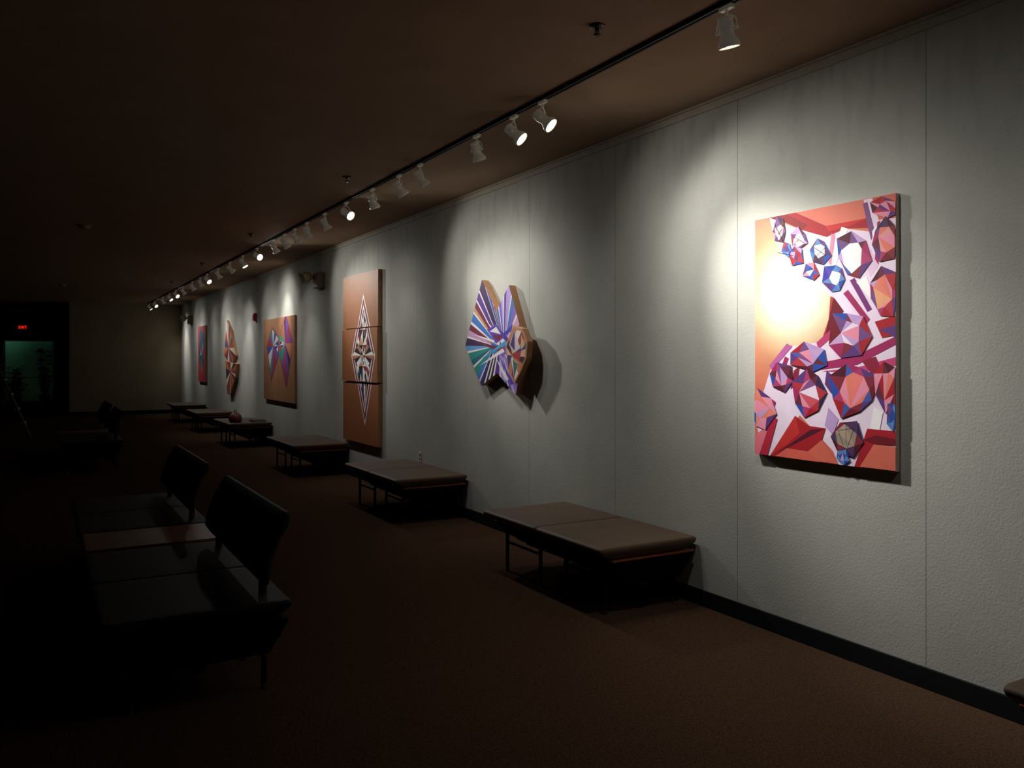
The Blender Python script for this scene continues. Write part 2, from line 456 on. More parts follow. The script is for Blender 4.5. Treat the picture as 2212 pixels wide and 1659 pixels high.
# things on the fourth bench
bag = root("handbag", "slouchy brown leather handbag resting on the bench", "bag", (3.15, 15.95, 0.454))
bm = bmesh.new(); add_lathe(bm, [(0, 0), (0.14, 0), (0.17, 0.05), (0.15, 0.12), (0.09, 0.16), (0, 0.165)], 20)
for v in bm.verts:
    v.co.x *= 0.7
    if v.co.z > 0.02: v.co.z += 0.012*math.sin(v.co.x*40)*math.cos(v.co.y*30)
obj_from_bm("bag_body", bm, M_bag, bag, True)
bm = bmesh.new()
pts = [Vector((0, 0.1*math.cos(a), 0.13+0.09*math.sin(a))) for a in [math.pi*i/10 for i in range(11)]]
for a, b in zip(pts[:-1], pts[1:]): add_tube(bm, a, b, 0.009, 0.009, 8)
obj_from_bm("bag_handle", bm, M_bag, bag)
fo = root("folder", "dark flat folder lying open-edged on the bench", "folder", (3.42, 15.7, 0.454))
bm = bmesh.new(); add_box(bm, (0, 0, 0), (0.24, 0.34, 0.006), 0.002); add_box(bm, (0, 0, 0.03), (0.24, 0.34, 0.036), 0.002); add_box(bm, (0, 0, 0.004), (0.01, 0.34, 0.033))
obj_from_bm("cover", bm, M_black, fo)
box("pages", (0.008, 0.008, 0.005), (0.232, 0.332, 0.031), M_canvasedge, fo)

# ------------------------------------------------------------------ step ladder
lad = root("step_ladder", "folding step ladder with dark rails and pale metal steps", "ladder", (-0.17, 19.75, 0))
H = 1.85; sl = -0.72
for y, k in ((0, 0.06), (0.5, -0.06)):
    tube("front_rail", (0, y, 0.0), (sl, y+k, H), 0.022, M_rail, lad, 8)
    tube("rear_rail", (sl-0.65, y, 0.0), (sl-0.04, y+k, H), 0.017, M_rail, lad, 8)
for k in range(1, 6):
    f = k*0.3/H
    box("step", (sl*f-0.05, 0.06*f, k*0.3-0.018), (sl*f+0.045, 0.5-0.06*f, k*0.3+0.018), M_alu, lad, 0.003)
for k in (1, 3):
    f = k*0.4/H
    tube("rear_brace", (sl-0.65+0.61*f, 0.06*f, k*0.4), (sl-0.65+0.61*f, 0.5-0.06*f, k*0.4), 0.011, M_rail, lad)
box("top_cap", (sl-0.12, 0.02, H-0.02), (sl+0.06, 0.48, H+0.03), M_blue, lad, 0.008)

# ------------------------------------------------------------------ artworks
def clip(poly, axis, val, keep_greater):
    out = []
    n = len(poly)
    for i in range(n):
        a, b = poly[i], poly[(i+1) % n]
        ia = (a[axis] >= val) == keep_greater or a[axis] == val
        ib = (b[axis] >= val) == keep_greater or b[axis] == val
        if ia: out.append(a)
        if ia != ib:
            t = (val-a[axis])/(b[axis]-a[axis])
            out.append((a[0]+t*(b[0]-a[0]), a[1]+t*(b[1]-a[1])))
    return out

class Art:
    """painted relief: body slab + thin paint layers on a plane facing the room"""
    def __init__(self):
        self.bm = bmesh.new(); self.lay = self.bm.loops.layers.float_color.new("Col"); self.k = 1
    def face(self, pts3, col, mi=0):
        vs = [self.bm.verts.new(p) for p in pts3]
        try: f = self.bm.faces.new(vs)
        except ValueError: return
        f.material_index = mi
        for i, l in enumerate(f.loops):
            l[self.lay] = col(pts3[i]) if callable(col) else lin(col)
    def prism(self, pts, xf, xb, edge=(176, 128, 86), front=None, mi=1):
        n = len(pts)
        self.face([(xf, p[0], p[1]) for p in pts], front or edge, 0 if front else mi)
        for i in range(n):
            a, b = pts[i], pts[(i+1) % n]
            self.face([(xf, a[0], a[1]), (xf, b[0], b[1]), (xb, b[0], b[1]), (xb, a[0], a[1])], edge, mi)
        self.face([(xb, p[0], p[1]) for p in reversed(pts)], edge, mi)
    def paint(self, pts, col, xf, rect=None):
        if rect:
            for ax, val, g in ((0, rect[0], True), (0, rect[1], False), (1, rect[2], True), (1, rect[3], False)):
                pts = clip(pts, ax, val, g)
                if len(pts) < 3: return
        x = xf-0.00007*self.k
        self.face([(x, p[0], p[1]) for p in pts], col)
    def up(self): self.k += 1
    def obj(self, name, mats, parent=None):
        me = bpy.data.meshes.new(name); self.bm.to_mesh(me); self.bm.free()
        for m in mats: me.materials.append(m)
        o = bpy.data.objects.new(name, me)
        return link(o, parent)

def lerp(a, b, t): return tuple(a[i]+(b[i]-a[i])*t for i in range(len(a)))

# ---- painting 1 : faceted gems on salmon ground
XF = 3.73
XB = WALL_X-0.0008
R1 = (2.683, 3.627, 1.04, 2.437)
art = Art()
art.prism([(R1[0], R1[2]), (R1[1], R1[2]), (R1[1], R1[3]), (R1[0], R1[3])], XF, XB)
P = lambda x, y: on_wall(x, y, XF)
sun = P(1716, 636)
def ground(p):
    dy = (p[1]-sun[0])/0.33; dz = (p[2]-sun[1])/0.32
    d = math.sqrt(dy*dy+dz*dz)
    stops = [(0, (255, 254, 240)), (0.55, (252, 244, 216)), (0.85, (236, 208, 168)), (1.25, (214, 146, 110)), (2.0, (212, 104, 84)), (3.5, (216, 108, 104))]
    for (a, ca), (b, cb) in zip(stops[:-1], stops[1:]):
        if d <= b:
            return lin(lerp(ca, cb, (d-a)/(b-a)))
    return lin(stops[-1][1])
NX, NZ = 32, 44
for i in range(NX):
    for j in range(NZ):
        y0 = R1[0]+(R1[1]-R1[0])*i/NX; y1 = R1[0]+(R1[1]-R1[0])*(i+1)/NX
        z0 = R1[2]+(R1[3]-R1[2])*j/NZ; z1 = R1[2]+(R1[3]-R1[2])*(j+1)/NZ
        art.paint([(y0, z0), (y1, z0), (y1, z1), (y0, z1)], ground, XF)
art.up()
def poly(pts, col):
    art.paint([P(*p) for p in pts], col, XF, R1); art.up()
LAV = (234, 214, 234); RED = (166, 26, 38); DRED = (112, 16, 34); SAL = (226, 122, 104); MAG = (160, 36, 92)
PUR = (92, 54, 118); DPUR = (54, 30, 74); BLU = (40, 72, 160); LBLU = (74, 128, 190); PNK = (228, 140, 164); WHT = (245, 240, 242); MAR = (78, 14, 36)
ORG = (232, 162, 122); LIL = (186, 152, 204); CRI = (142, 24, 60); MAU = (126, 74, 128)
poly([(1640, 474), (1870, 428), (1876, 472), (1782, 500), (1700, 480)], (220, 118, 98))
poly([(1655, 470), (1718, 459), (1784, 488), (1874, 471), (1884, 492), (1826, 494), (1786, 513), (1730, 496), (1690, 478)], RED)
poly([(1655, 470), (1700, 463), (1745, 486), (1735, 497), (1690, 478)], (132, 20, 24))
poly([(1784, 488), (1874, 471), (1840, 486), (1790, 500)], (196, 44, 44))
poly([(1662, 470), (1690, 482), (1735, 498), (1786, 512), (1826, 494), (1878, 500), (1866, 432), (1884, 428), (1898, 475), (1940, 470),
      (1940, 1020), (1812, 1004), (1800, 975), (1728, 897), (1706, 925), (1672, 986), (1650, 984), (1630, 900), (1648, 850),
      (1664, 800), (1684, 768), (1710, 748), (1775, 738), (1788, 700), (1794, 640), (1772, 622), (1742, 600), (1706, 558), (1676, 524)], LAV)
poly([(1794, 640), (1834, 656), (1782, 738), (1774, 738), (1790, 690)], (180, 64, 50))
poly([(1800, 645), (1834, 656), (1780, 737)], DRED)
poly([(1864, 440), (1874, 436), (1890, 500), (1882, 520)], MAU)
poly([(1872, 520), (1898, 572), (1880, 600), (1868, 560)], (226, 194, 220))
poly([(1884, 500), (1898, 478), (1912, 490), (1898, 560), (1888, 540)], WHT)
poly([(1895, 480), (1902, 476), (1898, 572), (1890, 560)], MAG)
poly([(1800, 640), (1818, 628), (1862, 700), (1852, 712)], (238, 218, 240))
poly([(1822, 634), (1832, 626), (1880, 690), (1872, 700)], MAG)
poly([(1836, 606), (1846, 600), (1884, 668), (1874, 674)], (116, 46, 116))
poly([(1850, 610), (1872, 596), (1890, 650), (1876, 640)], WHT)
poly([(1818, 490), (1832, 494), (1800, 590), (1792, 570)], WHT)
poly([(1796, 505), (1804, 506), (1796, 575), (1790, 566)], PNK)
poly([(1770, 784), (1850, 768), (1940, 724), (1940, 742), (1852, 788), (1772, 799)], MAG)
poly([(1775, 802), (1850, 794), (1940, 770), (1940, 788), (1850, 806)], (196, 66, 118))
poly([(1764, 740), (1806, 702), (1814, 714), (1768, 754)], (190, 56, 108))
poly([(1700, 742), (1712, 748), (1668, 800), (1662, 790)], (184, 94, 156))
poly([(1696, 770), (1704, 774), (1684, 830), (1678, 820)], MAG)
poly([(1890, 695), (1940, 680), (1940, 724), (1906, 730)], RED)
poly([(1900, 712), (1940, 700), (1940, 732)], PUR)
poly([(1862, 780), (1892, 770), (1905, 800), (1890, 818)], CRI)
poly([(1716, 800), (1728, 790), (1722, 830), (1708, 840)], CRI)
poly([(1786, 800), (1800, 812), (1796, 850), (1782, 830)], PUR)
poly([(1790, 880), (1812, 905), (1800, 940), (1782, 920)], LIL)
poly([(1888, 880), (1908, 890), (1900, 932), (1880, 925)], WHT)
# red stars at the bottom
poly([(1664, 984), (1718, 898), (1748, 920), (1784, 925), (1776, 950), (1812, 1003), (1740, 994)], RED)
poly([(1664, 984), (1718, 898), (1728, 935), (1700, 960)], (192, 46, 44))
poly([(1680, 978), (1752, 928), (1782, 926), (1720, 958)], MAR)
poly([(1728, 990), (1776, 950), (1812, 1003)], (214, 104, 86))
poly([(1676, 985), (1700, 968), (1745, 975), (1770, 998)], (214, 96, 82))
poly([(1846, 1008), (1866, 950), (1874, 926), (1940, 932), (1940, 962), (1888, 960), (1872, 1010)], RED)
poly([(1858, 1008), (1888, 960), (1940, 965), (1940, 1018)], (218, 108, 90))
poly([(1866, 950), (1892, 940), (1940, 950), (1940, 962), (1888, 960)], DRED)
poly([(1630, 940), (1652, 925), (1668, 950), (1655, 984), (1628, 980)], (226, 116, 132))
poly([(1640, 984), (1668, 900), (1680, 905), (1658, 986)], (180, 36, 62))
poly([(1668, 862), (1676, 868), (1660, 930), (1652, 925)], MAG)
# gems: open faceted rings around a pale or warm core
def gem(cx, cy, rx, ry, n, cols, centre, rot=0.0, inner=0.5, seed=0):
    rnd = random.Random(seed)
    o = []; q = []
    for i in range(n):
        a = rot+2*math.pi*(i+rnd.uniform(-0.2, 0.2))/n; k = rnd.uniform(0.84, 1.2)
        o.append((cx+rx*k*math.cos(a), cy+ry*k*math.sin(a)))
        a += math.pi/n*rnd.uniform(0.4, 1.4); k = inner*rnd.uniform(0.8, 1.15)
        q.append((cx+rx*k*math.cos(a), cy+ry*k*math.sin(a)))
    for i in range(n):
        j = (i+1) % n
        c1 = cols[i % len(cols)]; c2 = cols[(i*2+1) % len(cols)]
        art.paint([P(*o[i]), P(*o[j]), P(*q[i])], c1, XF, R1)
        art.paint([P(*q[i]), P(*o[j]), P(*q[j])], lerp(c2, (255, 200, 200), 0.12), XF, R1)
    art.paint([P(*p) for p in q], centre[0], XF, R1)
    art.up()
    if len(centre) > 1:      # off-centre facets inside the core
        hub = q[rnd.randrange(n)]
        h = q.index(hub)
        for m in range(1, n-1):
            a, b = q[(h+m) % n], q[(h+m+1) % n]
            art.paint([P(*hub), P(*a), P(*b)], centre[m % len(centre)], XF, R1)
        art.up()
gem(1843, 553, 37, 52, 7, [PUR, DRED, PUR, BLU, MAR, LIL, MAG], [WHT], 0.3, 0.68, 1)
gem(1772, 543, 23, 28, 6, [BLU, DPUR, LBLU, MAR, PUR], [WHT], 0.1, 0.62, 2)
gem(1726, 518, 20, 25, 6, [MAR, PUR, RED, LIL], [WHT, (210, 190, 190)], 0.4, 0.6, 3)
gem(1684, 500, 16, 30, 6, [DPUR, MAR, PNK, PUR], [LAV, (200, 160, 170)], 0.1, 0.6, 4)
gem(1722, 552, 18, 22, 5, [BLU, RED, PUR, LIL], [PUR, RED], 0.7, 0.5, 5)
gem(1752, 586, 18, 20, 5, [RED, BLU, PUR, PNK], [WHT, BLU], 0.2, 0.5, 6)
gem(1700, 538, 12, 18, 5, [BLU, LBLU, RED], [PUR], 0.2, 0.5, 26)
gem(1804, 600, 25, 32, 7, [BLU, LBLU, PUR, (60, 50, 160)], [WHT], 0.2, 0.54, 7)
gem(1912, 448, 30, 26, 6, [PUR, PNK, MAR, RED], [PNK, MAG, PUR], 0.5, 0.5, 8)
gem(1914, 520, 30, 48, 7, [MAR, DRED, PUR, MAG, DPUR], [PNK, SAL, (226, 150, 150)], 0.2, 0.64, 9)
gem(1910, 632, 34, 54, 7, [PUR, RED, LIL, MAG, MAR], [SAL, PNK, ORG, (226, 130, 110)], 0.0, 0.68, 10)
gem(1838, 720, 46, 52, 7, [RED, PUR, MAG, DRED, BLU, LIL], [PNK, LIL, LAV], 0.15, 0.54, 11)
gem(1748, 773, 42, 32, 6, [BLU, MAR, PUR, RED, LIL], [PNK, LIL, MAU], 0.5, 0.54, 12)
gem(1688, 815, 25, 38, 6, [PUR, MAR, BLU, MAG], [LIL, PNK, MAU], 0.3, 0.54, 13)
gem(1748, 850, 36, 50, 7, [DPUR, RED, BLU, MAG, PUR, MAR], [(200, 80, 96), PNK, MAU, LAV], 0.1, 0.62, 14)
gem(1846, 842, 52, 58, 8, [PUR, DRED, RED, BLU, MAR, MAG], [SAL, (230, 120, 116), PNK], 0.35, 0.68, 15)
gem(1918, 838, 28, 60, 7, [RED, MAR, PUR, PNK], [SAL, RED, PNK], 0.1, 0.6, 16)
gem(1648, 884, 28, 42, 6, [PUR, PNK, BLU, SAL], [PNK, SAL, LIL], 0.2, 0.6, 17)
gem(1928, 900, 14, 32, 5, [BLU, LBLU, PUR], [BLU], 0.2, 0.5, 18)
gem(1829, 944, 35, 40, 6, [MAR, DPUR, (60, 14, 24), DRED], [(150, 134, 120), (170, 150, 130)], 0.2, 0.72, 19)
gem(1822, 986, 16, 18, 5, [BLU, LBLU], [LIL, BLU], 0.3, 0.5, 20)
def line(a, b, w, col):
    a = P(*a); b = P(*b); d = Vector((b[0]-a[0], b[1]-a[1])).normalized(); n = Vector((-d[1], d[0]))*w
    art.paint([(a[0]+n[0], a[1]+n[1]), (b[0]+n[0], b[1]+n[1]), (b[0]-n[0], b[1]-n[1]), (a[0]-n[0], a[1]-n[1])], col, XF, R1)
for a, b in (((1812, 930), (1846, 925)), ((1812, 930), (1825, 968)), ((1829, 920), (1829, 966)), ((1846, 925), (1832, 966)), ((1760, 535), (1785, 552)), ((1762, 556), (1784, 534)),
             ((1672, 480), (1694, 525)), ((1694, 485), (1676, 520)), ((1712, 510), (1738, 524)), ((1716, 530), (1734, 505)), ((1680, 545), (1714, 552))):
    line(a, b, 0.0012, (30, 20, 26))
p1 = root("painting", "salmon, red and purple canvas of faceted gem shapes on gallery wall", "painting", (0, 0, 0))
o = art.obj("canvas", [M_paint, M_canvasedge]); o.parent = p1

def recentre(r, base):
    """move the empty to the thing's base while keeping its parts in place"""
    b = Vector(base); r.location = b
    for ch in r.children: ch.location = Vector(ch.location)-b
recentre(p1, (XF, 3.14, 1.045))

# ---- fan helper (any art)
def fan(A, X, centre, outline, sub, cols, rect=None, closed=True, seed=0, jitter=0.25):
    rnd = random.Random(seed)
    pts = []
    n = len(outline)
    for i in range(n if closed else n-1):
        a, b = outline[i], outline[(i+1) % n]
        for k in range(sub):
            t = k/sub
            if k: t += rnd.uniform(-jitter, jitter)/sub
            pts.append(lerp(a, b, t))
    if not closed: pts.append(outline[-1])
    m = len(pts)
    for i in range(m if closed else m-1):
        A.paint([centre, pts[i], pts[(i+1) % m]], cols[i % len(cols)], X, rect)
    A.up()

# ---- wall sculpture (twin peaks), angular silhouette
X2 = 3.69
A2 = Art()
Q = lambda x, y: on_wall(x, y, X2)
W2 = (226, 218, 224); TEAL = (36, 132, 126); VIO = (84, 44, 134); WINE = (110, 34, 60); CBL = (60, 112, 184); TAN = (190, 136, 102); PLM = (58, 30, 78)
top_l, vall, top_r = (1041, 605), (1073, 672), (1099, 616)
tip_l, bot_l, bot_v, bot_r = (1005, 747), (1040, 833), (1074, 806), (1114, 853)
side_r = (1134, 745)
outl = [Q(*p) for p in (top_l, vall, top_r, side_r, bot_r, bot_v, bot_l, tip_l)]
A2.prism(outl, X2, XB)
def q4(pts, col): A2.paint([Q(*p) for p in pts], col, X2)
q4([top_l, vall, (1078, 735), tip_l], VIO)
q4([tip_l, (1078, 735), bot_v, bot_l], CBL)
q4([vall, top_r, side_r, (1078, 735)], (150, 124, 205))
q4([(1078, 735), side_r, bot_r, bot_v], (120, 90, 180))
A2.up()
def shards(p0, p1, hub0, hub1, cols, ws):
    """bands between outer edge p0-p1 and inner edge hub0-hub1"""
    tot = sum(ws); t = 0
    for c, w in zip(cols, ws):
        t0, t1 = t/tot, (t+w)/tot
        q4([lerp(p0, p1, t0), lerp(p0, p1, t1), lerp(hub0, hub1, t1), lerp(hub0, hub1, t0)], c)
        t += w
shards(top_l, tip_l, (1078, 722), (1058, 748), [PLM, W2, VIO, W2, WINE, TAN, W2, CBL, W2, WINE, (190, 146, 184), W2, PLM], [5, 1, 4, 1, 3, 2, 1, 4, 1.4, 3, 3, 1, 4])
shards(vall, top_l, (1082, 712), (1078, 722), [TAN, PLM, W2, VIO, CBL, W2, PLM], [2, 2, 1, 3, 3, 1, 3])
shards(tip_l, bot_l, (1058, 748), (1062, 762), [(90, 146, 200), W2, TEAL, (30, 96, 116), W2, TEAL, CBL, W2, (50, 50, 110)], [3, 1.2, 4, 3, 1.2, 4, 3, 1, 2])
shards(bot_l, bot_v, (1062, 762), (1078, 766), [PLM, W2, (40, 34, 60), W2, (40, 34, 60), W2, VIO], [2, 1.4, 2, 1.4, 2, 1.4, 2])
shards(vall, top_r, (1084, 722), (1092, 716), [CBL, W2, (112, 96, 190), (184, 166, 220), W2, VIO, (170, 146, 208)], [2, 1, 3, 3, 1, 3, 3])
shards(top_r, side_r, (1092, 716), (1100, 745), [(170, 146, 208), W2, CBL, (130, 100, 190), W2, (200, 156, 184), VIO, W2, TAN], [3, 1, 3, 3, 1, 3, 3, 1.2, 3])
shards(bot_v, bot_r, (1078, 766), (1088, 772), [VIO, W2, (170, 146, 208), CBL, W2, (120, 80, 180), (194, 176, 220)], [2, 1.2, 4, 2, 1.2, 3, 3])
shards(bot_r, side_r, (1088, 772), (1100, 745), [(150, 120, 205), W2, WINE, (190, 146, 194), W2, VIO], [3, 1, 2, 3, 1, 3])
A2.up()
for pts, col in ((((1022, 722), (1080, 738), (1078, 746)), W2), (((1020, 736), (1092, 752), (1080, 760)), WINE), (((1048, 690), (1096, 742), (1088, 748)), (224, 214, 234)),
                 (((1060, 690), (1102, 735), (1098, 745)), VIO), (((1040, 775), (1092, 735), (1098, 742)), (70, 150, 190)), (((1036, 790), (1086, 752), (1090, 760)), W2),
                 (((1062, 745), (1108, 700), (1104, 716)), (60, 60, 170)), (((1070, 770), (1100, 820), (1092, 822)), W2), (((1078, 768), (1110, 828), (1104, 832)), (90, 60, 160)),
                 (((1052, 712), (1072, 700), (1090, 728), (1072, 742)), (94, 60, 170)), (((1058, 716), (1072, 706), (1082, 722)), W2), (((1064, 724), (1086, 724), (1076, 738)), WINE)):
    q4(pts, col); A2.up()
X2b = 3.63
V = lambda x, y: on_wall(x, y, X2b)
shp = [(1108, 704), (1128, 710), (1139, 738), (1137, 772), (1126, 800), (1112, 828), (1097, 800), (1092, 748)]
shield = [V(*p) for p in shp]
A2.prism(shield, X2b, X2-0.003)
A2.paint([lerp(p, V(1114, 765), 0.05) for p in shield], (190, 126, 92), X2b); A2.up()
fan(A2, X2b, V(1106, 768), [lerp(p, V(1112, 765), 0.1) for p in shield], 2, [(190, 126, 92), (230, 218, 210), (150, 44, 60), (190, 126, 92), (50, 60, 120), (210, 164, 136), (60, 30, 50), (186, 118, 84)], None, True, 8)
for pts, col in ((((1112, 712), (1124, 752), (1110, 762), (1100, 745)), (208, 192, 196)), (((1112, 712), (1112, 758), (1102, 745)), (70, 50, 120)), (((1104, 765), (1126, 758), (1122, 780)), (170, 50, 56)),
                 (((1104, 772), (1118, 784), (1111, 818)), (230, 218, 210)), (((1108, 776), (1118, 786), (1111, 818)), (60, 110, 120)), (((1126, 722), (1134, 745), (1126, 756)), (206, 172, 126))):
    A2.paint([V(*p) for p in pts], col, X2b); A2.up()
s2 = root("wall_sculpture", "twin-peaked plywood wall relief painted with radiating purple and teal shards", "sculpture")
A2.obj("relief_body", [M_paint, M_raw], s2)
recentre(s2, (X2, 6.9, 1.28))

# ---- triptych
X3 = 3.71
t3 = root("triptych", "three stacked copper-brown wood panels with a tall radiating diamond", "painting")
cy3, cz3 = on_wall(786, 768, X3)
yl3, yr3 = 11.36, 9.97
top3, bot3 = (cy3+0.02, 2.47), (cy3-0.04, 0.74)
dl, dr = (cy3+0.46, cz3), (cy3-0.46, cz3)
K3 = (30, 26, 34); W3 = (240, 236, 232)
for (z0, z1, off) in ((2.035, 2.75, 0.0), (1.315, 2.02, 0.014), (0.50, 1.30, 0.0)):
    A = Art(); X = X3-off
    rect = (yr3, yl3, z0, z1)
    A.prism([(yr3, z0), (yl3, z0), (yl3, z1), (yr3, z1)], X, XB)
    def grd(p):
        f = max(0, min(1, (p[2]-0.5)/2.25))
        return lin(lerp((156, 94, 56), (158, 104, 70), f))
    for i in range(8):
        a = yr3+(yl3-yr3)*i/8; b = yr3+(yl3-yr3)*(i+1)/8
        A.paint([(a, z0), (b, z0), (b, z1), (a, z1)], grd, X)
    A.up()
    def dia(f, cols=None, col=None, sub=1, seed=0):
        pts = [lerp((cy3, cz3), p, f) for p in (top3, dr, bot3, dl)]
        if col: A.paint(pts, col, X, rect); A.up()
        else: fan(A, X, (cy3, cz3), pts, sub, cols, rect, True, seed)
    dia(1.0, col=(236, 230, 228))
    dia(0.94, col=(96, 30, 64))
    dia(0.87, col=(180, 84, 92))
    dia(0.82, col=W3)
    dia(0.76, col=(70, 48, 110))
    dia(0.72, cols=[W3, K3, (196, 150, 116), K3, W3, (140, 34, 54), K3, (60, 50, 110), W3, K3, (44, 96, 96), W3, (150, 60, 60)], sub=9, seed=11)
    # stacked inner diamonds above and below the centre
    for (zc, hh, ww, sd) in ((cz3+0.34, 0.20, 0.10, 51), (cz3-0.34, 0.20, 0.10, 52), (cz3+0.14, 0.20, 0.17, 53), (cz3-0.14, 0.20, 0.17, 54)):
        pts = [(cy3, zc+hh), (cy3-ww, zc), (cy3, zc-hh), (cy3+ww, zc)]
        fan(A, X, (cy3, zc), pts, 2, [K3, W3, (140, 34, 54), W3, (60, 60, 120), K3, (200, 150, 110), W3], rect, True, sd)
    for sgn in (1, -1):
        c = (cy3+sgn*0.05, cz3)
        w = [(cy3+sgn*0.44, cz3), (cy3+sgn*0.15, cz3+0.16), (cy3, cz3+0.03), (cy3, cz3-0.03), (cy3+sgn*0.15, cz3-0.16)]
        fan(A, X, c, w, 3, [W3, K3, (180, 120, 90), K3, W3, (100, 56, 110)], rect, True, 12)
    d = [(cy3, cz3+0.12), (cy3-0.10, cz3), (cy3, cz3-0.12), (cy3+0.10, cz3)]
    fan(A, X, (cy3, cz3+0.01), d, 2, [K3, W3, (140, 34, 44), W3, (50, 90, 120), (200, 180, 156)], rect, True, 13)
    A.obj("panel", [M_paint, M_raw], t3)
recentre(t3, (X3, cy3, 0.5))

# ---- diptych with linked diamonds
X4 = 3.72
t4 = root("diptych", "two copper-brown panels with linked multicoloured diamonds", "painting")
yl4, yr4 = on_wall(570, 760, X4)[0], on_wall(636, 760, X4)[0]
z04, z14 = 0.87, 2.36
ym = (yl4+yr4)/2-0.02
dA = on_wall(590, 748, X4); dB = on_wall(616, 742, X4)
pal4 = [(60, 70, 150), (196, 190, 200), (50, 130, 116), (130, 60, 130), (150, 54, 54), (110, 70, 150), (60, 40, 96), (176, 110, 80), (70, 150, 130), (206, 190, 190)]
for (ya, yb) in ((yr4, ym-0.008), (ym+0.008, yl4)):
    A = Art(); rect = (ya, yb, z04, z14)
    A.prism([(ya, z04), (yb, z04), (yb, z14), (ya, z14)], X4, XB)
    A.paint([(ya, z04), (yb, z04), (yb, z14), (ya, z14)], (160, 112, 80), X4); A.up()
    cm = ((dA[0]+dB[0])/2, (dA[1]+dB[1])/2-0.02)
    # long downward points and upward points joined across the middle
    A.paint([(dA[0]+0.5, dA[1]), (dA[0]+0.15, dA[1]-0.66), (cm[0], cm[1]-0.18), (dB[0]-0.1, dB[1]-0.80), (dB[0]-0.52, dB[1]), (dB[0]-0.05, dB[1]+0.52), (cm[0], cm[1]+0.14), (dA[0]+0.08, dA[1]+0.36)], (130, 44, 56), X4, rect); A.up()
    fan(A, X4, dA, [(dA[0]+0.47, dA[1]), (dA[0]+0.14, dA[1]-0.60), (cm[0], cm[1]-0.14), (cm[0], cm[1]+0.12), (dA[0]+0.08, dA[1]+0.32)], 3, pal4, rect, True, 21)
    fan(A, X4, dB, [(dB[0]-0.49, dB[1]), (dB[0]-0.05, dB[1]+0.48), (cm[0], cm[1]+0.12), (cm[0], cm[1]-0.14), (dB[0]-0.1, dB[1]-0.72)], 3, pal4[3:]+pal4[:3], rect, True, 22)
    fan(A, X4, (cm[0]+0.03, cm[1]), [(cm[0]+0.34, cm[1]), (cm[0], cm[1]-0.15), (cm[0]-0.34, cm[1]+0.02), (cm[0], cm[1]+0.13)], 3, [(60, 60, 130), (200, 196, 204), (130, 50, 110), (60, 140, 120), (170, 60, 60)], rect, True, 24)
    A.obj("panel", [M_paint, M_raw], t4)
recentre(t4, (X4, ym, z04))

# ---- stacked diamond sculpture
X5 = 3.71
t5 = root("wall_sculpture", "tall stacked-diamond wooden relief in orange, black and white stripes", "sculpture")
A = Art()
q = lambda x, y, X=X5: on_wall(x, y, X)
up5 = [q(490, 692), q(498, 712), q(509, 768), q(500, 788), q(484, 768)]
A.prism(up5, X5, XB)
fan(A, X5, q(494, 752), up5, 4, [(176, 76, 46), (214, 200, 190), (40, 34, 40), (150, 52, 46), (186, 112, 76), (70, 76, 110)], None, True, 31)
A.obj("upper_diamond", [M_paint, M_raw], t5)
A = Art(); X5b = 3.69
lo5 = [on_wall(x, y, X5b) for x, y in ((487, 780), (511, 786), (508, 815), (498, 850), (491, 852))]
A.prism(lo5, X5b, XB)
fan(A, X5b, on_wall(498, 802, X5b), lo5, 4, [(170, 78, 46), (126, 46, 34), (210, 196, 186), (60, 40, 44), (170, 100, 70)], None, True, 32)
A.obj("lower_diamond", [M_paint, M_raw], t5)
recentre(t5, (X5, 19.6, 0.85))

# ---- far red painting
X6 = 3.72
t6 = root("painting", "tall red canvas with dark teal and pink shard shapes", "painting")
A = Art()
ya, yb = on_wall(444, 760, X6)[0], on_wall(428, 760, X6)[0]
z0, z1 = 1.03, 2.50; rect = (ya, yb, z0, z1)
A.prism([(ya, z0), (yb, z0), (yb, z1), (ya, z1)], X6, XB)
A.paint([(ya, z0), (yb, z0), (yb, z1), (ya, z1)], (176, 56, 62), X6); A.up()
c6 = ((ya+yb)/2, 1.75)
A.paint([(c6[0]+0.2, z1), (c6[0]-0.45, 2.2), (c6[0]-0.3, 1.5), (c6[0], 1.25), (c6[0]+0.5, 1.7)], (40, 80, 100), X6, rect); A.up()
fan(A, X6, c6, [(c6[0], 2.25), (c6[0]-0.35, 1.75), (c6[0], 1.2), (c6[0]+0.3, 1.7)], 3, [(60, 40, 60), (120, 150, 160), (150, 50, 76), (40, 100, 120)], rect, True, 41)
A.obj("canvas", [M_paint, M_canvasedge], t6)
recentre(t6, (X6, c6[0], z0))

# ------------------------------------------------------------------ wall and ceiling devices
def emergency_light(y, z, label):
    r = root("emergency_light", label, "light", (WALL_X, y, z), "emergency lights on the gallery wall")
    box("battery_box", (-0.10, -0.15, -0.13), (0, 0.15, 0.11), M_beige, r, 0.02, 3)
    for s in (0.10, 0.33):
        bm = bmesh.new(); add_tube(bm, (-0.06, s-0.03 if s < 0.2 else 0.145, 0.05), (-0.14, s, 0.05), 0.012)
        obj_from_bm("lamp_arm", bm, M_beige, r)
        h = lathe("lamp_head", [(0, 0.06), (0.045, 0.05), (0.075, 0.0), (0.10, -0.05), (0.10, -0.062), (0.085, -0.058), (0, -0.05)], M_pale, r, (-0.18, s, 0.05))
        h.rotation_euler = Vector((0, 0, -1)).rotation_difference(Vector((-0.8, 0.25, -0.3)).normalized()).to_euler()
    return r
em = emergency_light(12.55, 2.83, "beige emergency light with two lamp heads high on wall")
dup(em, loc=(WALL_X, 25.1, 2.75))
fa = root("fire_alarm", "small red fire alarm strobe mounted on gallery wall", "alarm", (WALL_X, 17.0, 2.46))
box("alarm_body", (-0.055, -0.06, -0.08), (0, 0.06, 0.08), M_red, fa, 0.008)
